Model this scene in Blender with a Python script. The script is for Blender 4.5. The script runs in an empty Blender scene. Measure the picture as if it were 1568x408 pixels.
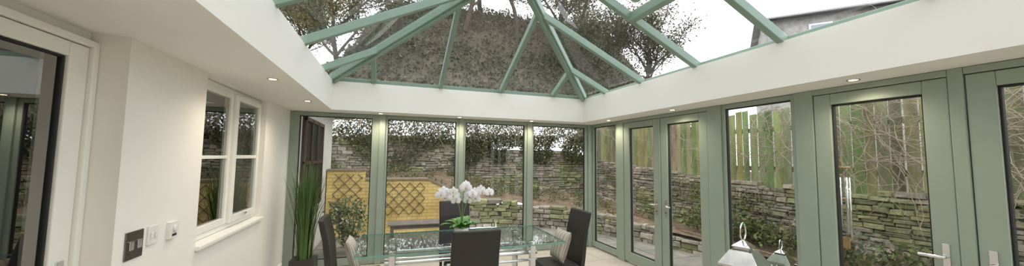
import bpy, math, random
import numpy as np
from mathutils import Vector, Matrix, noise
random.seed(7)
rnd=random.random
def ru(a,b): return a+(b-a)*random.random()
D=bpy.data; SC=bpy.context.scene
# ------------------------------------------------------------------ materials
def nm(name):
    m=D.materials.new(name); m.use_nodes=True
    return m,m.node_tree.nodes,m.node_tree.links,m.node_tree.nodes['Principled BSDF']
def pm(name,c1,c2=None,scale=8,rough=.5,bump=0,metal=0,bscale=None,attr=False,spec=.5,stretch=(1,1,1),trans=0):
    m,N,Lk,b=nm(name)
    b.inputs['Roughness'].default_value=rough; b.inputs['Metallic'].default_value=metal
    b.inputs['Specular IOR Level'].default_value=spec
    tc=N.new('ShaderNodeTexCoord'); mp=N.new('ShaderNodeMapping'); mp.inputs['Scale'].default_value=stretch
    Lk.new(tc.outputs['Object'],mp.inputs['Vector'])
    nz=N.new('ShaderNodeTexNoise'); nz.inputs['Scale'].default_value=scale; nz.inputs['Detail'].default_value=6
    nz.inputs['Roughness'].default_value=.6
    Lk.new(mp.outputs[0],nz.inputs['Vector'])
    rp=N.new('ShaderNodeValToRGB'); rp.color_ramp.elements[0].position=.32; rp.color_ramp.elements[1].position=.68
    c2=c2 or tuple(x*.93 for x in c1)
    rp.color_ramp.elements[0].color=(*c1,1); rp.color_ramp.elements[1].color=(*c2,1)
    Lk.new(nz.outputs['Fac'],rp.inputs[0]); out=rp.outputs[0]
    if attr:
        at=N.new('ShaderNodeAttribute'); at.attribute_name='Col'
        mx=N.new('ShaderNodeMix'); mx.data_type='RGBA'; mx.blend_type='MULTIPLY'; mx.inputs[0].default_value=1
        Lk.new(at.outputs['Color'],mx.inputs[6]); Lk.new(out,mx.inputs[7]); out=mx.outputs[2]
    Lk.new(out,b.inputs['Base Color'])
    if bump:
        n2=N.new('ShaderNodeTexNoise'); n2.inputs['Scale'].default_value=bscale or scale*4; n2.inputs['Detail'].default_value=5
        Lk.new(mp.outputs[0],n2.inputs['Vector'])
        bp=N.new('ShaderNodeBump'); bp.inputs['Strength'].default_value=bump; bp.inputs['Distance'].default_value=.02
        Lk.new(n2.outputs['Fac'],bp.inputs['Height']); Lk.new(bp.outputs[0],b.inputs['Normal'])
    if trans:
        t=N.new('ShaderNodeBsdfTranslucent'); Lk.new(out,t.inputs['Color'])
        mxs=N.new('ShaderNodeMixShader'); mxs.inputs[0].default_value=trans
        Lk.new(b.outputs[0],mxs.inputs[1]); Lk.new(t.outputs[0],mxs.inputs[2])
        Lk.new(mxs.outputs[0],N['Material Output'].inputs['Surface'])
    return m
def glassmat(name,tint,r0=.045,k=.75):
    """thin sheet glass: two-sided Schlick reflectance over a clear/tinted transmission"""
    m=D.materials.new(name); m.use_nodes=True; N=m.node_tree.nodes; Lk=m.node_tree.links
    N.remove(N['Principled BSDF'])
    tr=N.new('ShaderNodeBsdfTransparent'); tr.inputs[0].default_value=(*tint,1)
    gl=N.new('ShaderNodeBsdfGlossy'); gl.inputs['Roughness'].default_value=0
    ge=N.new('ShaderNodeNewGeometry'); dt=N.new('ShaderNodeVectorMath'); dt.operation='DOT_PRODUCT'
    Lk.new(ge.outputs['Normal'],dt.inputs[0]); Lk.new(ge.outputs['Incoming'],dt.inputs[1])
    def mth(op,a,b_=None):
        n=N.new('ShaderNodeMath'); n.operation=op
        for i,x in enumerate((a,b_)):
            if x is None: continue
            if isinstance(x,(int,float)): n.inputs[i].default_value=x
            else: Lk.new(x,n.inputs[i])
        return n.outputs[0]
    c=mth('ABSOLUTE',dt.outputs['Value']); q=mth('POWER',mth('SUBTRACT',1.0,c),5.0)
    fac=mth('ADD',mth('MULTIPLY',q,k),r0)
    mx=N.new('ShaderNodeMixShader'); Lk.new(fac,mx.inputs[0]); Lk.new(tr.outputs[0],mx.inputs[1]); Lk.new(gl.outputs[0],mx.inputs[2])
    Lk.new(mx.outputs[0],N['Material Output'].inputs['Surface'])
    return m
def emit(name,c,s):
    m,N,Lk,b=nm(name); b.inputs['Emission Color'].default_value=(*c,1); b.inputs['Emission Strength'].default_value=s
    b.inputs['Base Color'].default_value=(*c,1); return m
WALL=pm('plaster_cream',(.86,.835,.775),(.84,.815,.755),3,.75,.04,bscale=120)
CEIL=pm('soffit_white',(.86,.845,.80),(.845,.83,.785),3,.75,.03,bscale=120)
TRIMW=pm('painted_trim_white',(.87,.86,.80),(.84,.83,.77),5,.4)
GREEN=pm('sage_green_frame',(.275,.335,.27),(.29,.35,.285),6,.42,.03,bscale=60)
RGREEN=pm('roof_green_frame',(.205,.30,.24),(.22,.315,.255),6,.4,.03,bscale=60)
GASK=pm('black_gasket',(.015,.015,.015),rough=.6)
TILE=pm('floor_stone_tile',(.55,.5,.42),(.48,.43,.36),4,.4,.05)
GLASS=glassmat('window_glass',(.95,.965,.955),.035)
RGLASS=glassmat('roof_glass_tinted',(.84,.86,.88),.08)
DGLASS=glassmat('door_glass',(.75,.75,.75),.32,.6)
TGLASS=glassmat('table_glass',(.90,.955,.93),.06,.7)
TEDGE=pm('glass_edge_green',(.14,.32,.27),(.2,.40,.34),10,.15)
CHROME=pm('brushed_chrome',(.75,.75,.76),(.7,.7,.71),20,.18,metal=1)
DSTEEL=pm('dark_brushed_steel',(.30,.28,.26),(.2,.19,.18),20,.3,metal=1)
STEEL=pm('polished_steel',(.80,.79,.77),(.62,.62,.62),12,.10,metal=1)
LEATH=pm('black_leather',(.018,.015,.014),(.024,.02,.019),9,.42,.18,bscale=150)
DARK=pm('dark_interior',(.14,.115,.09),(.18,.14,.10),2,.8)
BROWN=pm('brown_timber',(.10,.055,.035),(.07,.04,.028),8,.5,.1,stretch=(1,1,.1))
WOOD=pm('light_wood',(.45,.28,.15),(.35,.2,.1),6,.5,.1)
RENDERW=pm('white_render',(.72,.70,.66),(.62,.61,.57),4,.85,.3,bscale=40)
SLATE=pm('slate_roof',(.15,.145,.14),(.25,.24,.23),5,.7,.5,bscale=14,stretch=(1,1,3))
BLACKPL=pm('black_gutter',(.02,.02,.02),rough=.4)
STONE=pm('dry_stone',(.98,.96,.92),(.55,.52,.47),9,.9,.8,bscale=30,attr=True)
HSTONE=pm('house_rubble_stone',(.48,.46,.43),(.25,.24,.23),3.5,.9,.7,bscale=6)
SOIL=pm('leafy_soil',(.24,.165,.11),(.10,.075,.05),7,.95,.9,bscale=22)
BANK=pm('wooded_bank',(.14,.12,.085),(.075,.075,.05),1.2,.95,.9,bscale=6)
PAVE=pm('patio_paving',(.30,.28,.24),(.18,.17,.15),3,.85,.3,bscale=25)
FENCE=pm('mossy_fence_board',(.9,.95,.7),(.45,.43,.34),6,.9,.4,attr=True,stretch=(1,1,.25))
VINE=pm('dead_vine',(.42,.35,.27),(.22,.17,.12),8,.9)
BARK=pm('tree_bark',(.10,.08,.06),(.05,.04,.03),8,.9,.5)
LEAF=pm('foliage',(1,1,1),(.6,.6,.55),5,.6,attr=True,trans=.3)
WHITEPL=pm('white_plastic',(.82,.81,.78),rough=.3)
PETAL=pm('orchid_petal',(.95,.94,.94),(.90,.88,.90),20,.5,trans=.3)
LIP=pm('orchid_lip',(.75,.55,.15),(.6,.2,.3),30,.5)
OLEAF=pm('orchid_leaf',(.07,.22,.03),(.12,.33,.06),6,.3)
STEM=pm('orchid_stem',(.12,.22,.06),(.2,.28,.1),6,.5)
POTW=pm('white_ceramic',(.8,.79,.77),rough=.2)
POTD=pm('dark_planter',(.04,.035,.03),rough=.4)
REED=pm('reed_blade',(.045,.10,.018),(.09,.16,.04),4,.55,stretch=(1,1,.3))
DLIGHT=emit('downlight_lamp',(1,.72,.42),9)
TRELL=pm('trellis_wood',(.13,.085,.045),(.22,.15,.08),9,.8,.3)
YB,N,Lk,b=nm('yellow_painted_brick')
tc=N.new('ShaderNodeTexCoord'); sx=N.new('ShaderNodeSeparateXYZ'); cx=N.new('ShaderNodeCombineXYZ')
Lk.new(tc.outputs['Object'],sx.inputs[0]); Lk.new(sx.outputs[0],cx.inputs[0]); Lk.new(sx.outputs[2],cx.inputs[1])
br=N.new('ShaderNodeTexBrick'); br.inputs['Scale'].default_value=1; br.inputs['Brick Width'].default_value=.225; br.inputs['Row Height'].default_value=.075
br.inputs['Mortar Size'].default_value=.008; br.inputs['Color1'].default_value=(.95,.72,.28,1); br.inputs['Color2'].default_value=(.88,.64,.23,1); br.inputs['Mortar'].default_value=(.62,.48,.24,1)
Lk.new(cx.outputs[0],br.inputs['Vector'])
nz=N.new('ShaderNodeTexNoise'); nz.inputs['Scale'].default_value=2.5; nz.inputs['Detail'].default_value=6
rp=N.new('ShaderNodeValToRGB'); rp.color_ramp.elements[0].position=.35; rp.color_ramp.elements[0].color=(.75,.71,.64,1); rp.color_ramp.elements[1].position=.62; rp.color_ramp.elements[1].color=(1,1,1,1)
Lk.new(tc.outputs['Object'],nz.inputs['Vector']); Lk.new(nz.outputs['Fac'],rp.inputs[0])
mx=N.new('ShaderNodeMix'); mx.data_type='RGBA'; mx.blend_type='MULTIPLY'; mx.inputs[0].default_value=1
Lk.new(br.outputs['Color'],mx.inputs[6]); Lk.new(rp.outputs[0],mx.inputs[7]); Lk.new(mx.outputs[2],b.inputs['Base Color']); b.inputs['Roughness'].default_value=.85
bp=N.new('ShaderNodeBump'); bp.inputs['Strength'].default_value=.6; bp.inputs['Distance'].default_value=.01; bp.invert=True
Lk.new(br.outputs['Fac'],bp.inputs['Height']); Lk.new(bp.outputs[0],b.inputs['Normal'])
STR,N,Lk,b=nm('striped_cushion_fabric')
tc=N.new('ShaderNodeTexCoord'); wv=N.new('ShaderNodeTexWave'); wv.inputs['Scale'].default_value=5; wv.bands_direction='Y'
rp=N.new('ShaderNodeValToRGB'); rp.color_ramp.interpolation='CONSTANT'
e=rp.color_ramp.elements; e[0].color=(.50,.45,.37,1); e[1].position=.40; e[1].color=(.20,.16,.13,1)
q=e.new(.60); q.color=(.58,.53,.45,1); q=e.new(.85); q.color=(.28,.24,.21,1)
Lk.new(tc.outputs['Object'],wv.inputs['Vector']); Lk.new(wv.outputs['Fac'],rp.inputs[0]); Lk.new(rp.outputs[0],b.inputs['Base Color']); b.inputs['Roughness'].default_value=.9

# ------------------------------------------------------------------ mesh builder
class MB:
    def __init__(s): s.v=[];s.f=[];s.m=[];s.sm=[];s.c=[];s.mats=[];s.T=Matrix.Identity(4);s.col=(1,1,1)
    def mi(s,mat):
        if mat not in s.mats: s.mats.append(mat)
        return s.mats.index(mat)
    def add(s,vs,fs,mat,smooth=False,col=None):
        o=len(s.v); T=s.T
        s.v+= [tuple(T@Vector(p)) for p in vs]; k=s.mi(mat); c=col or s.col
        for f in fs: s.f.append([o+i for i in f]); s.m.append(k); s.sm.append(smooth); s.c.append(c)
    BF=[(0,3,2,1),(4,5,6,7),(0,1,5,4),(1,2,6,5),(2,3,7,6),(3,0,4,7)]
    def box(s,x0,x1,y0,y1,z0,z1,mat,col=None):
        s.add([(x0,y0,z0),(x1,y0,z0),(x1,y1,z0),(x0,y1,z0),(x0,y0,z1),(x1,y0,z1),(x1,y1,z1),(x0,y1,z1)],s.BF,mat,False,col)
    def px(s,x,y0,y1,z0,z1,mat): s.add([(x,y0,z0),(x,y1,z0),(x,y1,z1),(x,y0,z1)],[(0,1,2,3)],mat)
    def py(s,y,x0,x1,z0,z1,mat): s.add([(x0,y,z0),(x1,y,z0),(x1,y,z1),(x0,y,z1)],[(0,1,2,3)],mat)
    def hexa(s,vs,mat,col=None): s.add(vs,s.BF,mat,False,col)
    def beam(s,p0,p1,w,h,mat,up=(0,0,1)):
        p0=Vector(p0);p1=Vector(p1);d=(p1-p0).normalized();u=Vector(up);sd=d.cross(u).normalized();u=sd.cross(d)
        a=sd*w/2;b=u*h/2
        s.add([p0-a-b,p0+a-b,p1+a-b,p1-a-b,p0-a+b,p0+a+b,p1+a+b,p1-a+b],s.BF,mat)
    def tube(s,pts,r,mat,n=8,smooth=True,cap=True):
        pts=[Vector(p) for p in pts]; vs=[];fs=[]; rs=r if isinstance(r,(list,tuple)) else [r]*len(pts)
        ref=Vector((.13,.27,1)).normalized()
        for i,p in enumerate(pts):
            d=(pts[min(i+1,len(pts)-1)]-pts[max(i-1,0)])
            d=d.normalized() if d.length>1e-9 else Vector((0,0,1))
            a=d.cross(ref)
            if a.length<.05: a=d.cross(Vector((1,0,0)))
            a.normalize(); b=d.cross(a)
            for k in range(n):
                t=2*math.pi*k/n; vs.append(p+(a*math.cos(t)+b*math.sin(t))*rs[i])
        for i in range(len(pts)-1):
            for k in range(n): fs.append((i*n+k,i*n+(k+1)%n,(i+1)*n+(k+1)%n,(i+1)*n+k))
        if cap: fs.append(tuple(range(n))[::-1]); fs.append(tuple((len(pts)-1)*n+k for k in range(n)))
        s.add(vs,fs,mat,smooth)
    def lathe(s,prof,c,mat,n=24,smooth=True):
        vs=[];fs=[]
        for r,z in prof:
            for k in range(n):
                t=2*math.pi*k/n+ (math.pi/4 if n==4 else 0); vs.append((c[0]+r*math.cos(t),c[1]+r*math.sin(t),c[2]+z))
        for i in range(len(prof)-1):
            for k in range(n): fs.append((i*n+k,i*n+(k+1)%n,(i+1)*n+(k+1)%n,(i+1)*n+k))
        fs.append(tuple(range(n))[::-1]); fs.append(tuple((len(prof)-1)*n+k for k in range(n)))
        s.add(vs,fs,mat,smooth)
    def obj(s,name,bevel=0,seg=2):
        A=np.array(s.v); lo=A.min(0);hi=A.max(0); o=np.array([(lo[0]+hi[0])/2,(lo[1]+hi[1])/2,lo[2]])
        me=D.meshes.new(name); me.from_pydata((A-o).tolist(),[],s.f)
        for m in s.mats: me.materials.append(m)
        me.polygons.foreach_set('material_index',s.m); me.polygons.foreach_set('use_smooth',s.sm)
        ca=me.color_attributes.new('Col','FLOAT_COLOR','CORNER')
        arr=[]
        for f,c in zip(s.f,s.c): arr+= [c[0],c[1],c[2],1]*len(f)
        ca.data.foreach_set('color',arr); me.update()
        ob=D.objects.new(name,me); ob.location=o; SC.collection.objects.link(ob)
        if bevel:
            b=ob.modifiers.new('b','BEVEL'); b.width=bevel; b.segments=seg; b.limit_method='ANGLE'; b.angle_limit=math.radians(50)
        return ob
def group(name,parts):
    L=parts[0].location.copy()
    e=D.objects.new(name,None); e.empty_display_size=.1; e.location=L; SC.collection.objects.link(e)
    for p in parts: p.parent=e; p.location=p.location-L
    return e
V=Vector
# ------------------------------------------------------------------ camera
CZ=1.64
f,yaw,t,r=534.6173,.3340,.0717,.0124
F=Vector((math.sin(yaw)*math.cos(t),math.cos(yaw)*math.cos(t),math.sin(t)))
R=Vector((math.cos(yaw),-math.sin(yaw),0));U=R.cross(F)
R,U=R*math.cos(r)+U*math.sin(r),-R*math.sin(r)+U*math.cos(r)
cam=D.cameras.new('camera'); co=D.objects.new('camera',cam); SC.collection.objects.link(co)
cam.sensor_width=36; cam.sensor_fit='HORIZONTAL'; cam.lens=f/1568*36; cam.clip_start=.05; cam.clip_end=300
co.matrix_world=Matrix(((R.x,U.x,-F.x,0),(R.y,U.y,-F.y,0),(R.z,U.z,-F.z,CZ),(0,0,0,1)))
SC.camera=co
# ------------------------------------------------------------------ room
XL,XR,YF=-1.39,3.63,5.82; H=2.29; XBL,XBR,YBm=-.80,3.22,5.42; HT=2.70; YN=-1.6; YR=-1.0
m=MB()
m.box(-1.8,3.72,YN,5.92,-.12,-.006,TILE)
for i in range(10):
    for j in range(13):
        x=-1.5+i*.6;y=YN+j*.6
        if x<3.6: m.box(x+.003,min(x+.597,3.68),y+.003,min(y+.597,5.88),-.012,0,TILE)
m.obj('floor')
m=MB()
m.box(-1.75,XBL,YN,5.95,H,HT,CEIL); m.box(XBR,3.75,YN,5.95,H,HT,CEIL); m.box(XBL,XBR,YBm,5.95,H,HT,CEIL); m.box(XBL,XBR,YN,YR,H,HT,CEIL)
m.obj('ceiling')
m=MB()
m.box(-1.75,XL,2.51,3.38,0,H,WALL); m.box(-1.75,XL,3.38,4.80,0,.90,WALL); m.box(-1.75,XL,4.80,5.95,0,H,WALL)
m.box(-1.75,XL,3.38,4.80,2.275,H,WALL)
m.box(-1.75,-1.56,1.40,2.51,2.24,H,WALL); m.box(-1.75,XL,YN,1.40,0,H,WALL)
m.obj('wall_left')
m=MB(); m.box(-1.75,3.75,YN-.15,YN,0,HT,WALL); m.obj('wall_back')
m=MB()
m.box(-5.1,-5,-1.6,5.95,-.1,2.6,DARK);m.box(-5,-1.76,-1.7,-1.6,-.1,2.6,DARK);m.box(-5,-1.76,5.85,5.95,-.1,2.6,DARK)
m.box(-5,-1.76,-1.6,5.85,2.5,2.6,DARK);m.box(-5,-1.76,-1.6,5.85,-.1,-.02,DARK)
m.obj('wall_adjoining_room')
def leaf_x(m,X,dep,y0,y1,z0,z1,st,top,bot,mat,gask=GASK,gd=.012):
    m.box(X,X+dep,y0,y0+st,z0,z1,mat);m.box(X,X+dep,y1-st,y1,z0,z1,mat)
    m.box(X,X+dep,y0+st,y1-st,z1-top,z1,mat);m.box(X,X+dep,y0+st,y1-st,z0,z0+bot,mat)
    if gask:
        a,b,c,d=y0+st,y1-st,z0+bot,z1-top;g=gd;x0,x1=X+dep*.25,X+dep*.75
        m.box(x0,x1,a,a+g,c,d,gask);m.box(x0,x1,b-g,b,c,d,gask);m.box(x0,x1,a+g,b-g,d-g,d,gask);m.box(x0,x1,a+g,b-g,c,c+g,gask)
def leaf_y(m,Y,dep,x0,x1,z0,z1,st,top,bot,mat,gd=.012):
    m.box(x0,x0+st,Y,Y+dep,z0,z1,mat);m.box(x1-st,x1,Y,Y+dep,z0,z1,mat)
    m.box(x0+st,x1-st,Y,Y+dep,z1-top,z1,mat);m.box(x0+st,x1-st,Y,Y+dep,z0,z0+bot,mat)
    a,b,c,d=x0+st,x1-st,z0+bot,z1-top;g=gd;y0,y1=Y+dep*.25,Y+dep*.75
    m.box(a,a+g,y0,y1,c,d,GASK);m.box(b-g,b,y0,y1,c,d,GASK);m.box(a+g,b-g,y0,y1,d-g,d,GASK);m.box(a+g,b-g,y0,y1,c,c+g,GASK)
m=MB()
leaf_x(m,-1.59,.055,1.44,2.47,.02,2.20,.115,.075,.2,TRIMW)
m.box(-1.60,-1.515,2.472,2.508,0,2.238,TRIMW);m.box(-1.60,-1.515,1.402,1.438,0,2.238,TRIMW);m.box(-1.60,-1.515,1.438,2.472,2.204,2.238,TRIMW)
a=m.obj('door_frame',.006)
m=MB(); m.px(-1.563,1.55,2.36,.21,2.13,DGLASS); bb=m.obj('glass')
m=MB(); m.box(-1.535,-1.525,2.39,2.43,.90,1.10,CHROME); m.tube([(-1.53,2.41,1.015),(-1.48,2.41,1.015),(-1.475,2.38,1.015),(-1.475,2.28,1.015)],.011,CHROME); c=m.obj('handle',.003)
group('door_1',[a,bb,c])
m=MB(); X=-1.53
leaf_x(m,X,.07,3.385,4.795,.935,2.272,.05,.045,.05,TRIMW,None)
leaf_x(m,X+.02,.06,3.435,4.065,.985,2.227,.05,.05,.06,TRIMW,None)
leaf_x(m,X+.035,.07,4.075,4.745,.985,2.227,.06,.055,.065,TRIMW,None)
m.box(X+.02,X+.07,4.055,4.085,.985,2.227,TRIMW)
m.box(X+.03,X+.075,3.485,4.015,1.60,1.63,TRIMW); m.box(X+.04,X+.10,4.135,4.685,1.60,1.635,TRIMW)
a=m.obj('frame',.005)
m=MB(); m.px(X+.060,3.48,4.02,1.04,2.18,DGLASS); m.px(X+.083,4.13,4.69,1.04,2.18,DGLASS); bb=m.obj('glass')
m=MB(); m.tube([(X+.115,4.40,1.02),(X+.13,4.40,1.04),(X+.13,4.32,1.05)],.008,CHROME); c=m.obj('handle')
group('window_1',[a,bb,c])
m=MB(); m.box(-1.56,-1.355,3.37,4.81,.895,.932,TRIMW); m.obj('trim_1',.008)
m=MB(); m.box(XL,XL+.02,2.51,5.75,0,.14,TRIMW); m.obj('baseboard_left',.004)
m0=MB()
posts=[(-1.39,-1.27),(-.21,-.05),(1.04,1.19),(2.27,2.43),(3.50,3.70)]
for i,(a,b_) in enumerate(posts[:-1]):
    c0=b_;c1=posts[i+1][0]
    m=MB(); leaf_y(m,YF+.0,.07,c0-.06 if i else a,c1+.05,.02,2.285,.06 if i else .12,.055,.10,GREEN)
    fr=m.obj('frame',.004)
    m=MB(); m.py(YF+.035,c0-.005,c1,.11,2.235,GLASS); gl=m.obj('glass')
    group('window_%d'%(i+2),[fr,gl])
    if i: m0.box(a+.035,b_-.035,YF-.03,YF+.09,0,H,GREEN)
m0.box(3.55,3.72,YF-.03,YF+.09,0,H,GREEN)
m0.obj('trim_2',.006)
X=XR
def win_r(n,y0,y1,st,top=.05):
    m=MB(); leaf_x(m,X,.07,y0,y1,.02,2.285,st,top,.10,GREEN); fr=m.obj('frame',.004)
    m=MB(); m.px(X+.035,y0+st-.005,y1-st+.005,.11,2.29-top,GLASS); gl=m.obj('glass'); group('window_%d'%n,[fr,gl])
def door_r(n,y0,y1,st,hy,hdir):
    m=MB(); leaf_x(m,X-.012,.075,y0,y1,.03,2.235,st,.095,.15,GREEN,gd=.014); fr=m.obj('leaf',.006)
    m=MB(); m.px(X+.035,y0+st-.005,y1-st+.005,.17,2.145,GLASS); gl=m.obj('glass')
    m=MB(); m.box(X-.022,X-.011,hy-.018,hy+.018,.86,1.09,CHROME)
    m.tube([(X-.02,hy,1.0),(X-.055,hy,1.0),(X-.062,hy+hdir*.02,1.0),(X-.062,hy+hdir*.12,.998)],.011,CHROME)
    m.tube([(X-.022,hy,.91),(X-.026,hy,.91)],.009,GASK,12)
    h=m.obj('handle',.003); group('door_%d'%n,[fr,gl,h])
win_r(6,5.00,5.79,.055)
door_r(2,4.005,4.82,.135,4.075,1)
door_r(3,3.21,3.995,.125,3.90,-1)
win_r(7,2.235,3.02,.04)
door_r(4,1.265,2.075,.125,1.325,1)
door_r(5,.32,1.185,.125,1.125,-1)
win_r(8,-.55,.15,.05)
win_r(9,-1.55,-.65,.05)
m=MB()
for y0,y1 in [(4.825,5.0),(3.02,3.205),(2.08,2.235),(1.19,1.262),(.15,.315),(-.65,-.55)]:
    m.box(X-.02,X+.09,y0,y1,0,H,GREEN)
m.box(X-.02,X+.09,3.205,4.825,2.24,2.288,GREEN);m.box(X-.02,X+.09,1.262,2.08,2.24,2.288,GREEN);m.box(X-.02,X+.09,.315,1.19,2.24,2.288,GREEN)
m.box(X-.025,X-.013,3.99,4.012,.03,2.235,GREEN)
m.obj('trim_3',.006)
# ------------------------------------------------------------------ roof lantern
AX=(XBL+XBR)/2; hw=AX-XBL; ZE=2.735; ZR=3.70; rise=ZR-ZE
yT=YBm-hw; yT2=YR+hw
mf=MB()
for a in [((XBL-.10,YR,HT+.02),(XBL-.10,YBm,HT+.02)),((XBR+.10,YR,HT+.02),(XBR+.10,YBm,HT+.02)),((XBL-.08,YBm+.04,HT+.025),(XBR+.08,YBm+.04,HT+.025)),((XBL-.08,YR-.04,HT+.025),(XBR+.08,YR-.04,HT+.025))]:
    mf.beam(a[0],a[1],.08,.06,RGREEN)
bw,bh=.062,.085
A=(AX,yT,ZR);B=(AX,yT2,ZR)
mf.beam(A,B,.12,.14,RGREEN)
for cx_,cy_,top in [(XBL,YBm,A),(XBR,YBm,A),(XBL,YR,B),(XBR,YR,B)]:
    mf.beam((cx_,cy_,ZE),top,.11,.10,RGREEN)
    p0=Vector((cx_,cy_,ZE));p1=Vector(top)
    mf.beam(p0-Vector((0,0,.055)),p1-Vector((0,0,.055)),.05,.05,RGREEN)
def zs(dd): return ZE+rise*dd/hw
for x in (-.26,.70,1.68,2.62):
    dd=min(x-XBL,XBR-x)
    mf.beam((x,YBm,ZE),(x,YBm-dd,zs(dd)),bw,bh,RGREEN)
    mf.beam((x,YR,ZE),(x,YR+dd,zs(dd)),bw,bh,RGREEN)
for sx_,s_,ys in ((XBL,1,(4.79,3.72,2.82,1.92,1.02,.12,-.6)),(XBR,-1,(4.77,3.92,3.0,2.08,1.16,.24,-.6))):
    for y in ys:
        dd=min(YBm-y,y-YR,hw)
        mf.beam((sx_-s_*.08,y,ZE-.08*rise/hw),(sx_+s_*dd,y,zs(dd)),bw,bh,RGREEN)
mf.lathe([(.30,0),(.34,.02),(.34,.06),(.1,.1)],(AX,yT,ZR-.20),RGREEN,8,False)
vd=.85; xm=XBR-vd; zm=zs(vd)
mf.beam((xm,2.08,zm),(xm,3.0,zm),.09,.09,RGREEN)
fr=mf.obj('frame',.006)
ms=MB()
tp=Vector((AX+.10,0,ZR+.02)); lo=Vector((xm+.02,0,zm+.20))
for y in (2.13,2.95): ms.beam(tp+Vector((0,y,0)),lo+Vector((0,y,0)),.07,.06,RGREEN)
ms.beam(lo+Vector((0,2.10,0)),lo+Vector((0,2.98,0)),.09,.06,RGREEN)
ms.tube([(xm,2.54,zm),(xm+.02,2.54,zm+.20)],.012,CHROME)
sash=ms.obj('vent_sash',.005)
mg=MB()
def gq(*p): mg.add(p,[tuple(range(len(p)))],RGLASS)
zo=.03
gq((XBL,YBm,ZE+zo),(XBR,YBm,ZE+zo),(AX,yT,ZR+zo))
gq((XBL,YR,ZE+zo),(XBR,YR,ZE+zo),(AX,yT2,ZR+zo))
gq((XBL,YR,ZE+zo),(XBL,YBm,ZE+zo),(AX,yT,ZR+zo),(AX,yT2,ZR+zo))
gq((XBR,3.0,ZE+zo),(XBR,YBm,ZE+zo),(AX,yT,ZR+zo),(AX,3.0,ZR+zo))
gq((XBR,YR,ZE+zo),(XBR,2.08,ZE+zo),(AX,2.08,ZR+zo),(AX,yT2,ZR+zo))
gq((XBR,2.08,ZE+zo),(XBR,3.0,ZE+zo),(xm,3.0,zm+zo),(xm,2.08,zm+zo))
gq(tuple(tp+Vector((0,2.13,0))),tuple(tp+Vector((0,2.95,0))),tuple(lo+Vector((0,2.95,0))),tuple(lo+Vector((0,2.13,0))))
gl=mg.obj('glass')
group('roof_lantern',[fr,sash,gl])
# ------------------------------------------------------------------ downlights
dl=[(-.97,.9),(-.97,3.45),(-.95,4.68),(-.16,5.60),(1.04,5.60),(2.30,5.60),(3.42,4.95),(3.42,3.55),(3.42,1.68),(3.42,.2),(-.97,-.6),(.4,-1.3),(2.0,-1.3)]  # those beside and behind the camera are unseen, added to brighten the room
for x,y in dl:
    m=MB(); m.lathe([(.040,0),(.042,-.006),(.031,-.006),(.029,-.002)],(x,y,H),CHROME,20)
    m.lathe([(.028,-.001),(.028,-.0045)],(x,y,H),DLIGHT,16); m.obj('recessed_downlight')
    l=D.lights.new('downlight','SPOT'); l.energy=15; l.color=(1,.84,.66); l.spot_size=math.radians(150); l.spot_blend=1; l.shadow_soft_size=.04
    lo_=D.objects.new('downlight_beam',l); lo_.location=(x,y,H-.02); SC.collection.objects.link(lo_)
# ------------------------------------------------------------------ switches
m=MB(); m.box(XL,XL+.008,2.595,2.745,1.03,1.19,DSTEEL)
for y in (2.635,2.705): m.box(XL+.008,XL+.016,y-.018,y+.018,1.085,1.135,CHROME)
m.obj('double_light_switch',.003)
m=MB(); m.box(XL,XL+.01,2.785,2.885,1.075,1.19,WHITEPL)
for y in (2.815,2.855): m.box(XL+.01,XL+.016,y-.012,y+.012,1.115,1.15,WHITEPL)
m.obj('wall_switch',.003)
m=MB(); m.box(XL,XL+.022,2.985,3.085,1.07,1.18,WHITEPL); m.tube([(XL+.022,3.035,1.135),(XL+.034,3.035,1.135)],.022,WHITEPL,20); m.box(XL+.022,XL+.024,3.01,3.06,1.085,1.10,GASK)
m.obj('thermostat',.004)
# ------------------------------------------------------------------ chairs
def chair(x,y,ang):
    m=MB(); m.T=Matrix.Translation((x,y,0))@Matrix.Rotation(ang,4,'Z')
    w=.205
    prof=[(.30,-.165),(.44,-.175),(.55,-.19),(.70,-.205),(.85,-.225),(.97,-.255),(1.04,-.275)]
    vs=[];fs=[];n=len(prof); cols=7
    for side in (0,1):
        for z,yy in prof:
            for k in range(cols):
                u=-1+2*k/(cols-1); th=.052*(1 if .35<z<1.0 else .85)
                vs.append((u*w,yy+ (0 if side else -th)-.018*(1-u*u)*(1 if z>.5 else .3),z))
    def id(s_,i,k): return s_*n*cols+i*cols+k
    for i in range(n-1):
        for k in range(cols-1):
            fs.append((id(0,i,k),id(0,i,k+1),id(0,i+1,k+1),id(0,i+1,k)))
            fs.append((id(1,i,k),id(1,i+1,k),id(1,i+1,k+1),id(1,i,k+1)))
        fs.append((id(0,i,0),id(0,i+1,0),id(1,i+1,0),id(1,i,0)))
        fs.append((id(0,i,cols-1),id(1,i,cols-1),id(1,i+1,cols-1),id(0,i+1,cols-1)))
    for k in range(cols-1):
        fs.append((id(0,n-1,k),id(0,n-1,k+1),id(1,n-1,k+1),id(1,n-1,k)))
        fs.append((id(0,0,k),id(1,0,k),id(1,0,k+1),id(0,0,k+1)))
    m.add(vs,fs,LEATH)
    m.box(-w,w,-.165,.235,.385,.475,LEATH)
    m.box(-w+.015,w-.015,-.17,.22,.34,.388,LEATH)
    for sx_ in (-1,1):
        for sy in (-.19,.20):
            x0=sx_*(w-.025)
            m.hexa([(x0-.013,sy-.013,0),(x0+.013,sy-.013,0),(x0+.013,sy+.013,0),(x0-.013,sy+.013,0),(x0-.02,sy-.02,.36),(x0+.02,sy-.02,.36),(x0+.02,sy+.02,.36),(x0-.02,sy+.02,.36)],LEATH)
    return m.obj('dining_chair',.012,3)
chair(.70,3.16,0)
chair(.86,4.58,math.pi)
chair(-.29,3.88,-math.pi/2)
chair(1.84,3.66,math.pi/2)
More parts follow.
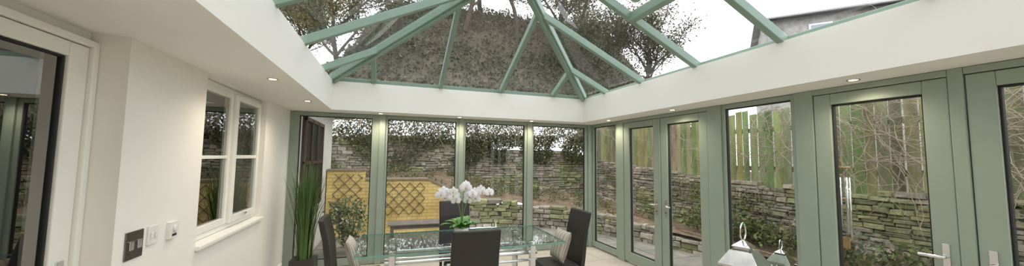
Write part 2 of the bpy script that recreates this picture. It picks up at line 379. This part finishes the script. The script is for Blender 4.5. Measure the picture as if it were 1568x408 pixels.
def cushion(loc,rot,s=.34,mat=STR):
    m=MB(); n=12; vs=[];fs=[]
    for side in (1,-1):
        for i in range(n+1):
            for j in range(n+1):
                u=-1+2*i/n;v=-1+2*j/n
                h=.050*((1-u**4)*(1-v**4))**.6
                vs.append((u*s/2*(1-.06*(1-v*v)),v*s/2*(1-.06*(1-u*u)),side*h))
    N1=(n+1)**2
    for i in range(n):
        for j in range(n):
            a=i*(n+1)+j;fs.append((a,a+n+1,a+n+2,a+1));fs.append((N1+a,N1+a+1,N1+a+n+2,N1+a+n+1))
    m.add(vs,fs,mat,True)
    ob=m.obj('striped_cushion'); ob.location=loc; ob.rotation_euler=rot
    return ob
cushion((1.91,3.64,.65),(0,math.radians(-72),0))
cushion((-.365,3.88,.65),(0,math.radians(72),0))
# ------------------------------------------------------------------ table
m=MB()
x0,x1,y0,y1=-.27,1.81,3.40,4.36
m.box(x0,x1,y0,y1,.738,.750,TGLASS)
top=m.obj('glass_top')
m=MB(); e=.003
m.box(x0-e,x1+e,y0-e,y0,.737,.751,TEDGE);m.box(x0-e,x1+e,y1,y1+e,.737,.751,TEDGE);m.box(x0-e,x0,y0,y1,.737,.751,TEDGE);m.box(x1,x1+e,y0,y1,.737,.751,TEDGE)
ed=m.obj('glass_edge')
m=MB()
for y in (3.66,4.10):
    m.tube([(-.02,y,.60),(1.58,y,.60)],.02,CHROME,12)
    m.tube([(-.02,y,.52),(1.58,y,.52)],.014,CHROME,12)
for x in (0.05,1.5):
    for y in (3.60,4.16):
        m.box(x-.03,x+.03,y-.03,y+.03,0,.72,CHROME); m.tube([(x,y,.72),(x,y,.738)],.045,CHROME,16)
    m.box(x-.025,x+.025,3.60,4.16,.06,.10,CHROME);m.box(x-.025,x+.025,3.60,4.16,.66,.70,CHROME)
legs=m.obj('chrome_base',.004)
group('glass_dining_table',[top,ed,legs])
# ------------------------------------------------------------------ orchid
m=MB(); ox,oy,oz=.755,3.80,.751
m.lathe([(.05,0),(.062,.01),(.075,.07),(.08,.13),(.075,.135),(.07,.125),(.03,.12)],(ox,oy,oz),POTW,24)
pot=m.obj('pot')
m=MB()
for k in range(17):
    a=k*2.4+ru(-.2,.2); Ln=ru(.15,.26); w=ru(.028,.038); up=ru(.08,.2)
    pts=[];n=8
    for i in range(n+1):
        s_=i/n; rr=Ln*s_; z=oz+.11+up*math.sin(s_*2.1)*.7-.02*s_
        ww=w*math.sin(math.pi*min(1,.12+s_*.88))**.6
        c=Vector((ox+math.cos(a)*rr,oy+math.sin(a)*rr,z)); sd=Vector((-math.sin(a),math.cos(a),0))
        pts.append((c-sd*ww+Vector((0,0,.008)),c,c+sd*ww+Vector((0,0,.008))))
    vs=[p for q_ in pts for p in q_];fs=[]
    for i in range(n):
        for j in (0,1): fs.append((i*3+j,i*3+j+1,i*3+j+4,i*3+j+3))
    m.add(vs,fs,OLEAF,True)
lv=m.obj('leaves')
m=MB(); mfl=MB()
def bloom(c,nrm,s_):
    nrm=nrm.normalized(); a=nrm.cross(Vector((0,0,1)));a.normalize(); b_=a.cross(nrm)
    def petal(ang,L_,W_,tw=0):
        d=a*math.cos(ang)+b_*math.sin(ang); sd=nrm.cross(d)
        vs=[];n=5
        for i in range(n+1):
            q_=i/n; ww=W_*math.sin(math.pi*(.06+.90*q_))**.7; cc=c+d*(L_*q_)+nrm*(.012*math.sin(q_*2.5)-.01*q_*q_)+nrm*tw
            vs+=[cc-sd*ww-nrm*.006,cc,cc+sd*ww-nrm*.006]
        fs=[]
        for i in range(n):
            for j in (0,1): fs.append((i*3+j,i*3+j+1,i*3+j+4,i*3+j+3))
        mfl.add(vs,fs,PETAL,True)
    for ang in (math.pi/2,math.pi*7/6,math.pi*11/6): petal(ang,s_,s_*.36)
    for ang in (math.radians(12),math.radians(168)): petal(ang,s_*1.08,s_*.58,.004)
    mfl.lathe([(.003,0),(s_*.16,.006),(s_*.12,.014),(.002,.02)],c+nrm*.006-b_*s_*.15-Vector((0,0,.008)),LIP,8)
stems=[((-.27,-.02),1.31),((-.20,.10),1.25),((.27,-.05),1.28),((.20,.08),1.22),((.05,-.03),1.36)]
for (dx,dy),zt in stems:
    pts=[]
    for i in range(13):
        s_=i/12; x=ox+dx*(s_**1.8); y=oy+dy*s_**1.8; z=oz+.10+(zt-oz-.10)*math.sin(s_*1.95)
        pts.append(V((x,y,z)))
    m.tube(pts,.0045,STEM,6)
    for i in (7,8,9,10,11,12):
        p=pts[i]
        o=V((ru(-.035,.035),ru(-.05,.0),ru(-.04,.02)))
        bloom(p+o,V((ru(-.7,.5),-1,ru(-.3,.35))),ru(.046,.060))
st=m.obj('stems'); bl=mfl.obj('blooms')
group('potted_orchid',[pot,lv,st,bl])
# ------------------------------------------------------------------ reed plant
m=MB(); px,py=-1.02,5.30
m.box(px-.14,px+.14,py-.14,py+.14,0,.30,POTD)
for k in range(260):
    a=ru(0,6.28);r0=ru(0,.11);h=ru(.75,1.30);ln=ru(.02,.24)
    x=px+r0*math.cos(a);y=py+r0*math.sin(a);n=6
    w=ru(.004,.008); d=V((math.cos(a+1.57),math.sin(a+1.57),0)); vs=[]
    for i in range(n+1):
        s_=i/n; cx_=x+math.cos(a)*ln*s_*s_; cy_=min(y+math.sin(a)*ln*s_*s_,5.76); cx_=max(cx_,-1.36)
        ww=w*(1-s_)**.5+.0008; c=V((cx_,cy_,.29+h*s_-.05*s_*s_*ln*5)); vs+=[c-d*ww,c+d*ww]
    m.add(vs,[(2*i,2*i+1,2*i+3,2*i+2) for i in range(n)],REED,True)
m.obj('potted_reed_grass')
# ------------------------------------------------------------------ lanterns
def lantern(x,y,z,w,h,hr,ang):
    m=MB(); m.T=Matrix.Translation((x,y,z))@Matrix.Rotation(ang,4,'Z'); a=w/2
    m.box(-a*1.1,a*1.1,-a*1.1,a*1.1,0,.03,STEEL); m.box(-a,a,-a,a,.03,.055,STEEL)
    for sx_ in (-1,1):
        for sy in (-1,1):
            xa,xb=sorted((sx_*a,sx_*(a-.024))); ya,yb=sorted((sy*a,sy*(a-.024))); m.box(xa,xb,ya,yb,.055,h,STEEL)
    m.box(-a,a,-a,a,h,h+.02,STEEL)
    q=math.sqrt(2)
    m.lathe([(a*1.22*q,h+.015),(a*1.22*q,h+.03),(a*.66*q,h+.03+hr*.62),(a*.5*q,h+.03+hr*.66)],(0,0,0),STEEL,4,False)
    m.lathe([(a*.42*q,h+hr*.6),(a*.42*q,h+hr*.92),(a*.56*q,h+hr*.92),(a*.56*q,h+hr*.97),(a*.15*q,h+hr*1.2),(.01,h+hr*1.26)],(0,0,0),STEEL,4,False)
    c=h+hr*1.26+w*.26
    m.tube([(w*.26*math.cos(t_/24*6.2832),0,c+w*.30*math.sin(t_/24*6.2832)) for t_ in range(25)],.007,STEEL,8)
    g=a-.005
    m.px(-g,-g,g,.05,h,GLASS);m.px(g,-g,g,.05,h,GLASS);m.py(-g,-g,g,.05,h,GLASS);m.py(g,-g,g,.05,h,GLASS)
    m.tube([(0,0,.055),(0,0,.25)],.045,POTW,16); m.tube([(0,0,.25),(0,0,.27)],.003,GASK,6)
    return m.obj('candle_lantern',.003)
lantern(2.90,2.24,0,.25,.73,.185,.35)
lantern(4.62,3.08,-.095,.20,.47,.14,.3)
m=MB(); wx,wy=3.93,2.05
m.tube([(wx,wy,2.33),(wx,wy,1.60)],.002,CHROME,5); m.tube([(wx,wy,1.585),(wx,wy,1.60)],.055,WOOD,20)
for k in range(6):
    a=k*math.pi/3; x=wx+.042*math.cos(a);y=wy+.042*math.sin(a)
    m.tube([(x,y,1.585),(x,y,1.50)],.001,GASK,4);m.tube([(x,y,1.50),(x,y,1.50-.30-.05*k)],.009,STEEL,10)
m.tube([(wx,wy,1.585),(wx,wy,.96)],.001,GASK,4); m.tube([(wx,wy,1.30),(wx,wy,1.315)],.025,WOOD,16); m.box(wx-.003,wx+.003,wy-.03,wy+.03,.86,.96,WOOD)
m.tube([(wx,wy,2.32),(3.74,wy,2.36)],.004,CHROME,6)
m.obj('wind_chime')
# ------------------------------------------------------------------ outside
m=MB()
m.box(-1.3,6.5,-4,8.45,-.25,-.13,PAVE)
yy=-4
while yy<8.2:
    xx=-1.25
    while xx<6.0:
        w=random.choice([.45,.6,.75])
        if not (xx<3.75 and yy<5.5): m.box(xx+.006,xx+w-.006,yy+.006,min(yy+.594,8.45),-.13,-.10+ru(0,.006),PAVE)
        xx+=w
    yy+=.6
m.obj('garden_patio')
def nz(x,y,z=0,s=1): return noise.noise(V((x*s,y*s,z*s)))
def stonewall(name,path,z0f,z1f,depth=.35,sh=.10,sw=.26,pal=None):
    m=MB(); pal=pal or [(.43,.40,.35),(.35,.33,.29),(.50,.46,.39),(.30,.28,.24),(.40,.35,.28),(.33,.33,.24)]
    L_=0;seg=[]
    for a,b_ in zip(path[:-1],path[1:]):
        a=V((*a,0));b_=V((*b_,0)); seg.append((L_,(b_-a).length,a,(b_-a).normalized())); L_+=(b_-a).length
    def P(s_):
        for s0,l,a,d in seg:
            if s_<=s0+l or s0==seg[-1][0]: return a+d*(s_-s0),d
    mn=min(z0f(s_) for s_ in (0,L_/2,L_)); mxz=max(z1f(L_*i/20) for i in range(21)); z=mn
    while z<mxz:
        h=sh*ru(.6,1.4); s_=-ru(0,.2)
        while s_<L_:
            w=sw*ru(.4,1.7); sc=min(max(s_+w/2,0),L_)
            zj=z+ru(-.010,.010)+.03*nz(s_*.8,z*2)
            if z+h*.5<z1f(sc) and z+h>z0f(sc):
                p,d=P(sc); nrm=V((d.y,-d.x,0)); j=lambda k=.02:ru(-k,k)
                out=ru(-.025,.035); g=.003; hh=h*ru(.90,1.08)
                c=random.choice(pal); q=ru(.75,1.2)
                if nz(p.x*1.3,p.y*1.3,z*1.5)>.15: c=(c[0]*.80,c[1]*.92,c[2]*.60)
                c=tuple(k*q for k in c)
                def pt(u,v,w_):
                    o=p+d*(u*w/2*(1-g/w))+nrm*w_; return (o.x,o.y,zj+v)
                b1=depth
                fr_=[pt(-1+j(.08),j(.010),out-.03),pt(1+j(.08),j(.010),out-.03),pt(1+j(.1),hh-.003+j(.010),out-.03),pt(-1+j(.1),hh-.003+j(.010),out-.03)]
                bk=[pt(-1,0,-b1),pt(1,0,-b1),pt(1,hh,-b1),pt(-1,hh,-b1)]
                k=.84
                fi=[pt(-k+j(.12),hh*.14,out+j(.01)),pt(k+j(.12),hh*.14,out+j(.01)),pt(k+j(.12),hh*.84,out+j(.01)),pt(-k+j(.12),hh*.84,out+j(.01))]
                vs=bk+fr_+fi
                fs=[(0,1,5,4),(1,2,6,5),(2,3,7,6),(3,0,4,7),(4,5,9,8),(5,6,10,9),(6,7,11,10),(7,4,8,11),(8,9,10,11),(3,2,1,0)]
                m.add(vs,fs,STONE,False,c)
            s_+=w
        z+=h
    for s0,l,a,d in seg:
        nrm=V((d.y,-d.x,0)); n=max(1,int(l/.5))
        for i in range(n):
            sa,sb=l*i/n,l*(i+1)/n; A_=a+d*sa-nrm*.04;B_=a+d*sb-nrm*.04;C_=B_-nrm*(depth-.08);D_=A_-nrm*(depth-.08)
            za=z1f(s0+(sa+sb)/2)-.1; zb=z0f(s0)
            if za>zb: m.hexa([(A_.x,A_.y,zb),(B_.x,B_.y,zb),(C_.x,C_.y,zb),(D_.x,D_.y,zb),(A_.x,A_.y,za),(B_.x,B_.y,za),(C_.x,C_.y,za),(D_.x,D_.y,za)],STONE,(.10,.09,.07))
    return m.obj(name)
stonewall('garden_stone_wall',[(-4,11.0),(6.6,11.0)],lambda s:.2,lambda s:2.25+.14*nz(s,3)-.35*(s>7),sh=.085,sw=.23)
stonewall('garden_stone_wall',[(6.6,10.95),(6.6,-3)],lambda s:-.12,lambda s:1.2+.45*max(0,1-s/6)+.07*nz(s*1.5,9),sh=.068,sw=.20)
lowp=[(1.45,8.75),(2.6,8.65),(3.7,8.1),(4.5,7.3),(5.1,6.2),(5.5,4.6),(5.6,3.3)]
stonewall('garden_stone_wall',lowp,lambda s:-.12,lambda s:.62-.075*s,depth=.3,sh=.085,sw=.22,pal=[(.50,.46,.40),(.42,.39,.34),(.55,.50,.43),(.36,.33,.28)])
m=MB(); nx,ny=60,36; vs=[];fs=[]
def lowy(x):
    pts=lowp
    if x<pts[0][0]: return 8.75
    for a,b_ in zip(pts[:-1],pts[1:]):
        if a[0]<=x<=b_[0]: return a[1]+(b_[1]-a[1])*(x-a[0])/(b_[0]-a[0])
    return None
def sst(a,b_,x): t_=max(0,min(1,(x-a)/(b_-a))); return t_*t_*(3-2*t_)
def bedz(x,y,yl):
    s_=(y-yl)/(11.0-yl)
    zl=.85 if x<1.4 else .52-.30*sst(2.6,5.2,x)
    zb=1.20-.62*sst(1.5,4.2,x)
    z=zl+(zb-zl)*max(0,s_)**.8
    if x>5.3: z=z+(.12-z)*sst(5.3,5.8,x)*(1-sst(6,10,y)*.6)
    return z+.05*nz(x,y,0,1.7)+.03*nz(x,y,5,6)
for i in range(nx+1):
    x=-1.2+7.75*i/nx; yl=lowy(x)
    if yl is None: yl=-2
    yl+=.15
    for j in range(ny+1):
        y=yl+(11.0-yl)*j/ny
        vs.append((x,y,bedz(x,y,yl)))
for i in range(nx):
    for j in range(ny): a=i*(ny+1)+j; fs.append((a,a+ny+1,a+ny+2,a+1))
m.add(vs,fs,SOIL,True); m.obj('garden_soil_bed')
def hill(x,y):
    k=sst(-4.5,.5,x)*(1-sst(12,18,x))
    return 2.7+(min(1.4,(y-11.3)*.4)+ k*6.4*sst(12.0,21,y)) +.35*nz(x,y,0,.5)+.12*nz(x,y,3,1.8)
m=MB(); nx,ny=90,60; vs=[];fs=[]
for i in range(nx+1):
    for j in range(ny+1):
        x=-14+32*i/nx;y=11.4+16*j/ny
        z=hill(x,y)
        if x>13: z-= (x-13)*.9
        vs.append((x,y,z))
for i in range(nx):
    for j in range(ny): a=i*(ny+1)+j; fs.append((a,a+ny+1,a+ny+2,a+1))
m.add(vs,fs,BANK,True); m.obj('wooded_hillside')
m=MB(); vs=[];fs=[];nx,ny=30,30
for i in range(nx+1):
    for j in range(ny+1):
        x=6.98+30*i/nx;y=-12+23.3*j/ny; vs.append((x,y,1.0+.1*nz(x,y,0,.5)+ .02*(x-7)))
for i in range(nx):
    for j in range(ny): a=i*(ny+1)+j; fs.append((a,a+ny+1,a+ny+2,a+1))
m.add(vs,fs,BANK,True); m.obj('field_ground')
m=MB()
m.box(-1.28,-.52,8.5,8.72,-.12,1.31,YB); m.box(-.52,.85,8.5,8.72,-.12,1.10,YB)
m.hexa([(.85,8.5,-.12),(1.40,8.5,-.12),(1.40,8.72,-.12),(.85,8.72,-.12),(.85,8.5,1.10),(1.40,8.5,.85),(1.40,8.72,.85),(.85,8.72,1.10)],YB)
CAP=pm('coping_stone',(.34,.27,.20),(.24,.19,.14),6,.9,.4)
m.box(-1.28,-.50,8.47,8.75,1.31,1.35,CAP); m.box(-.50,.87,8.47,8.75,1.10,1.14,CAP)
m.beam((.85,8.61,1.12),(1.42,8.61,.87),.28,.04,CAP)
m.obj('yellow_brick_wall')
def trellis(x0,x1,z0,z1,y,sp=.17):
    m=MB(); H_=z1-z0; k=x0-H_
    def clip(xa,za,xb,zb):
        if xa<x0: za+=(x0-xa)*(zb-za)/(xb-xa); xa=x0
        if xb>x1: zb-=(xb-x1)*(zb-za)/(xb-xa); xb=x1
        return xa,za,xb,zb
    while k<x1:
        for s_ in (0,1):
            xa,xb=k,k+H_*.95
            if xb<=x0+.02 or xa>=x1-.02: continue
            za,zb=(z0,z1) if s_==0 else (z1,z0)
            a,b_,c,d=clip(xa,za,xb,zb)
            m.beam((a,y-.008*s_,b_),(c,y-.008*s_,d),.015,.008,TRELL,up=(0,1,0))
        k+=sp
    return m.obj('garden_trellis')
trellis(-1.15,-.56,.35,1.24,8.485,.23); trellis(-.42,.80,.30,1.04,8.485,.23)
def leaves(m,pts,size,cols,droop=0):
    for p in pts:
        s_=size*ru(.6,1.3); a=ru(0,6.28); b_=ru(-1.2,1.2)
        d=V((math.cos(a)*math.cos(b_),math.sin(a)*math.cos(b_),math.sin(b_)-droop)).normalized()
        sd=d.cross(V((ru(-1,1),ru(-1,1),ru(-1,1))))
        if sd.length<1e-3: continue
        sd.normalize(); p=V(p); c=random.choice(cols); q=ru(.6,1.3); c=tuple(k*q for k in c)
        m.add([p,p+d*s_*.5+sd*s_*.3,p+d*s_,p+d*s_*.5-sd*s_*.3],[(0,1,2,3)],LEAF,False,c)
ivy=[(.08,.125,.04),(.06,.095,.035),(.12,.16,.055),(.17,.18,.09)]
dry=[(.30,.24,.14),(.24,.20,.12),(.19,.18,.09),(.38,.33,.22)]
m=MB(); pts=[]
for _ in range(32000):
    x=ru(-4,7); y=ru(10.65,11.6); top=3.6+.5*nz(x,2,0,.8)
    z=2.05+ (top-2.05)*rnd()
    if nz(x*1.6,z*1.6,y)>-.32: pts.append((x,y,z))
for _ in range(12000):
    x=ru(2.0,6.5); z=ru(1.5,2.4)
    if nz(x*1.2,z*1.5,7)>-.25+ (2.0-z)*.5: pts.append((x,10.93-ru(0,.14),z))
for _ in range(7000):
    x=ru(-3,3.2); z=ru(1.2,2.4)
    if nz(x*1.1,z*1.2,3)>.02: pts.append((x,10.93-ru(0,.1),z))
leaves(m,pts,.075,ivy+ivy+dry)
for _ in range(300):
    x=ru(-4,7);p=V((x,ru(10.5,11.1),ru(2.0,2.5)));pp=[p.copy()];d=V((ru(-.6,.6),ru(-.3,.3),1))
    for k in range(8): p=p+d*ru(.1,.2)+V((ru(-.05,.05),ru(-.05,.05),0)); d+=V((ru(-.3,.3),ru(-.2,.2),ru(-.25,.1))); pp.append(p.copy())
    m.tube(pp,.006,VINE,4,False,False)
m.obj('ivy_hedge')
m=MB();pts=[]
for _ in range(110):
    x=ru(-1,6.2);y=ru(9.0,10.8)
    if x>4.6: y=ru(6.8,10.5)
    yl=(lowy(x) or -2)+.15
    z=bedz(x,y,yl); rr=ru(.1,.30)
    for k in range(int(120*rr/.2)):
        q=V((ru(-1,1),ru(-1,1),ru(0,1.2)))
        if q.length<1.1: pts.append((x+q.x*rr,y+q.y*rr,z+q.z*rr*.9))
leaves(m,pts,.055,[(.13,.19,.055),(.18,.22,.08),(.11,.15,.05),(.15,.20,.07),(.30,.23,.13),(.36,.30,.19)])
m.obj('garden_bed_plants')
m=MB();pts=[]
for _ in range(11000):
    y=ru(-1,10.5); z=ru(.2,1.3)
    if nz(y*.9,z*1.6,4)>.12: pts.append((6.55-ru(0,.07),y,z))
leaves(m,pts,.045,[(.16,.19,.06),(.12,.15,.05),(.22,.23,.10)])
pts=[]
for _ in range(60):
    y=ru(0,6);x=ru(6.0,6.45);rr=ru(.15,.3)
    for k in range(90):
        q=V((ru(-1,1),ru(-1,1),ru(0,1.3))); pts.append((x+q.x*rr*.6,y+q.y*rr,.12+ru(0,.2)+q.z*rr))
leaves(m,pts,.075,[(.13,.19,.06),(.18,.24,.08),(.28,.23,.13)])
m.obj('ivy_and_ferns')
m=MB(); y=10.9
while y>-4:
    w=ru(.11,.14); zt=2.62+ru(-.05,.05)+.1*nz(y,1); c=random.choice([(.31,.35,.19),(.36,.38,.22),(.26,.29,.17),(.36,.34,.24),(.44,.46,.29)])
    c=tuple(k*ru(.75,1.1) for k in c); x=6.78+ru(-.01,.01)
    m.hexa([(x,y-w,1.05),(x+.02,y-w,1.05),(x+.02,y,1.05),(x,y,1.05),(x,y-w,zt),(x+.02,y-w,zt),(x+.02,y,zt-.01),(x,y,zt-.01)],FENCE,c)
    y-=w+ru(.01,.035)
for z in (1.45,2.2): m.box(6.80,6.85,-4,10.9,z,z+.09,FENCE,(.3,.29,.19))
m.obj('timber_garden_fence')
m=MB()
def vine(p,d,n,st,r,jit=.35,grav=.04,xr=(6.25,6.72)):
    pp=[p.copy()]
    for k in range(n):
        d=(d+V((ru(-jit,jit)*.6,ru(-jit,jit),ru(-jit,jit)-grav))).normalized(); p=p+d*st
        p.x=min(max(p.x,xr[0]),xr[1]); p.z=max(p.z,.7); pp.append(p.copy())
    m.tube(pp,[r*(1-.7*i/n) for i in range(n+1)],VINE,4,False,False)
for _ in range(430):
    y=random.choice([ru(-1,10),ru(1.2,4.5),ru(.5,3.8)])
    vine(V((6.55,y,ru(1.6,2.75))),V((0,ru(-1,1),ru(-.8,.4))),random.randint(14,30),ru(.05,.09),ru(.003,.007))
m.obj('dead_vine_tangle')
def tree_mesh():
    m=MB(); tips=[]
    def br_(p,d,L_,r,lv):
        n=5;pp=[p.copy()]
        for k in range(n):
            d=(d+V((ru(-.22,.22),ru(-.22,.22),ru(-.08,.18)))).normalized();p=p+d*L_/n;pp.append(p.copy())
            if lv>=2: tips.append(p.copy())
        m.tube(pp,[r*(1-.5*i/n) for i in range(n+1)],BARK,5 if lv<2 else 3,True,False)
        if lv<3:
            for k in range(5 if lv<2 else 4):
                i=random.randint(2,n); nd=(d*.6+V((ru(-1,1),ru(-1,1),ru(-.2,.7)))).normalized()
                br_(pp[i],nd,L_*ru(.5,.72),r*.5,lv+1)
    br_(V((0,0,0)),V((0,0,1)),3.6,.14,0)
    pts=[]
    for t_ in tips:
        for k in range(18): pts.append(t_+V((random.gauss(0,.24),random.gauss(0,.24),random.gauss(0,.2))))
    leaves(m,pts,.11,[(.10,.12,.05),(.14,.14,.07),(.19,.16,.09),(.23,.18,.11),(.09,.095,.05)])
    return m
tm=[tree_mesh().obj('garden_tree'),tree_mesh().obj('garden_tree')]
spots=[(-1.9,14.0,.85),(.4,16.5,1.0),(3.2,17,1.0),(6.0,16.5,1.0),(8.6,13.8,.95),(10.4,12.8,.9),(1.8,19.5,1.1),(5.0,19.5,1.1),(8.4,17,1.1),(-4.5,19,.9)]
for i,(x,y,s_) in enumerate(spots):
    if i<2: o=tm[i]
    else:
        o=D.objects.new('garden_tree',tm[i%2].data); SC.collection.objects.link(o)
    o.location=(x,y,hill(x,y)-.1-(.6 if x>8 else 0)); o.scale=(s_,s_,s_); o.rotation_euler=(0,0,i*1.9)
m=MB();pts=[]
for _ in range(24000):
    x=ru(-3,13);y=ru(12,20.5); pts.append((x,y,hill(x,y)+ru(0,.6)*rnd()))
leaves(m,pts,.16,[(.14,.14,.09),(.18,.16,.11),(.22,.19,.14),(.12,.115,.075)])
m.obj('hillside_undergrowth')
m=MB(); pts=[];bx,by=-.65,7.0
for k in range(16):
    a=ru(0,6.28); pp=[V((bx,by,-.09))]; d=V((math.cos(a)*.3,math.sin(a)*.3,1)); p=pp[0].copy()
    for i in range(7): p=p+d*.12+V((ru(-.03,.03),ru(-.03,.03),0)); pp.append(p.copy())
    for q in pp[2:]:
        for _ in range(14): pts.append(q+V((ru(-.12,.12),ru(-.12,.12),ru(-.1,.1))))
    m.tube(pp,.006,BARK,4,False,False)
leaves(m,pts,.06,[(.16,.25,.07),(.26,.34,.14),(.6,.62,.5),(.12,.2,.06)])
m.obj('variegated_shrub')
m=MB()
GW=pm('weathered_bench_wood',(.24,.21,.18),(.16,.14,.12),8,.85,.3)
for k in range(5): m.box(-.0,1.5,7.0+k*.095,7.08+k*.095,.33,.355,GW)
for x in (.05,1.39):
    for y in (7.02,7.40): m.box(x,x+.06,y,y+.06,-.095,.33,GW)
m.box(.05,1.45,7.04,7.06,.26,.33,GW); m.obj('garden_bench',.004)
m=MB()
m.box(-4,-1.30,5.98,9.1,-.2,2.62,RENDERW)
a=m.obj('walls')
m=MB()
m.box(-1.30,-1.27,6.15,7.7,.75,2.25,BROWN)
for y in (6.15,6.63,7.12,7.64): m.box(-1.28,-1.24,y,y+.06,.75,2.25,BROWN)
m.box(-1.28,-1.24,6.15,7.7,2.19,2.25,BROWN);m.box(-1.28,-1.24,6.15,7.7,.75,.82,BROWN);m.box(-1.28,-1.24,6.15,7.7,1.5,1.55,BROWN)
m.box(-1.272,-1.268,6.2,7.66,.8,2.2,GASK)
bb=m.obj('timber_window')
m=MB()
m.hexa([(-4,5.98,3.7),(-1.05,5.98,2.66),(-1.05,9.3,2.66),(-4,9.3,3.7),(-4,5.98,3.78),(-1.05,5.98,2.74),(-1.05,9.3,2.74),(-4,9.3,3.78)],SLATE)
m.tube([(-1.0,6.0,2.60),(-1.0,9.35,2.60)],.06,BLACKPL,12)
c=m.obj('roof_and_gutter')
group('outbuilding',[a,bb,c])
m=MB(); m.box(-6,-1.76,-4,5.9,2.62,6.0,RENDERW); m.obj('main_house')
m=MB()
P0=V((15.3,10.1,0));d=V((.675,-.738,0)).normalized();n_=V((.738,.675,0)).normalized()
def W(s_,t_,z): q=P0+d*s_+n_*t_; return (q.x,q.y,z)
LN=13;zE=CZ+6.0;zR_=CZ+7.1
m.hexa([W(0,0,0),W(LN,0,0),W(LN,6,0),W(0,6,0),W(0,0,zE),W(LN,0,zE),W(LN,6,zE),W(0,6,zE)],HSTONE)
m.add([W(0,0,zE),W(0,6,zE),W(0,3,zR_-.1)],[(0,1,2)],HSTONE);m.add([W(LN,0,zE),W(LN,6,zE),W(LN,3,zR_-.1)],[(0,1,2)],HSTONE)
walls=m.obj('walls')
m=MB()
for a,b_ in ((-.3,3),(6.3,3)):
    za=zE-.12
    m.add([W(-.3,a,za),W(LN+.3,a,za),W(LN+.3,b_,zR_),W(-.3,b_,zR_),W(-.3,a,za+.12),W(LN+.3,a,za+.12),W(LN+.3,b_,zR_+.12),W(-.3,b_,zR_+.12)],MB.BF,SLATE)
m.tube([W(-.3,-.36,zE-.05),W(LN+.3,-.36,zE-.05)],.06,BLACKPL,8)
s_=9
m.hexa([W(s_,2.7,zE),W(s_+.8,2.7,zE),W(s_+.8,3.3,zE),W(s_,3.3,zE),W(s_,2.7,zR_+.9),W(s_+.8,2.7,zR_+.9),W(s_+.8,3.3,zR_+.9),W(s_,3.3,zR_+.9)],HSTONE)
rf=m.obj('slate_roof')
m=MB(); PG=pm('pane_grey',(.3,.36,.42),rough=.1)
for s_ in (1.15,5.2,9):
    for z0 in (zE-1.0,zE-4):
        m.hexa([W(s_,-.03,z0),W(s_+.75,-.03,z0),W(s_+.75,0.02,z0),W(s_,0.02,z0),W(s_,-.03,z0+.65),W(s_+.75,-.03,z0+.65),W(s_+.75,.02,z0+.65),W(s_,.02,z0+.65)],WHITEPL)
        m.hexa([W(s_+.07,-.05,z0+.07),W(s_+.68,-.05,z0+.07),W(s_+.68,-.03,z0+.07),W(s_+.07,-.03,z0+.07),W(s_+.07,-.05,z0+.58),W(s_+.68,-.05,z0+.58),W(s_+.68,-.03,z0+.58),W(s_+.07,-.03,z0+.58)],PG)
wi=m.obj('windows')
group('stone_house',[walls,rf,wi])
# ------------------------------------------------------------------ world
w=D.worlds.new('overcast_sky'); SC.world=w; w.use_nodes=True; N=w.node_tree.nodes; Lk=w.node_tree.links
bg=N['Background']; tc=N.new('ShaderNodeTexCoord'); sp=N.new('ShaderNodeSeparateXYZ'); Lk.new(tc.outputs['Generated'],sp.inputs[0])
rp=N.new('ShaderNodeValToRGB'); rp.color_ramp.elements[0].position=0; rp.color_ramp.elements[0].color=(.88,.91,.95,1); rp.color_ramp.elements[1].position=.7; rp.color_ramp.elements[1].color=(1,1,1,1)
Lk.new(sp.outputs[2],rp.inputs[0]); Lk.new(rp.outputs[0],bg.inputs[0]); bg.inputs[1].default_value=1.7
SC.view_settings.view_transform='Standard'; SC.view_settings.look='None'; SC.view_settings.exposure=.75
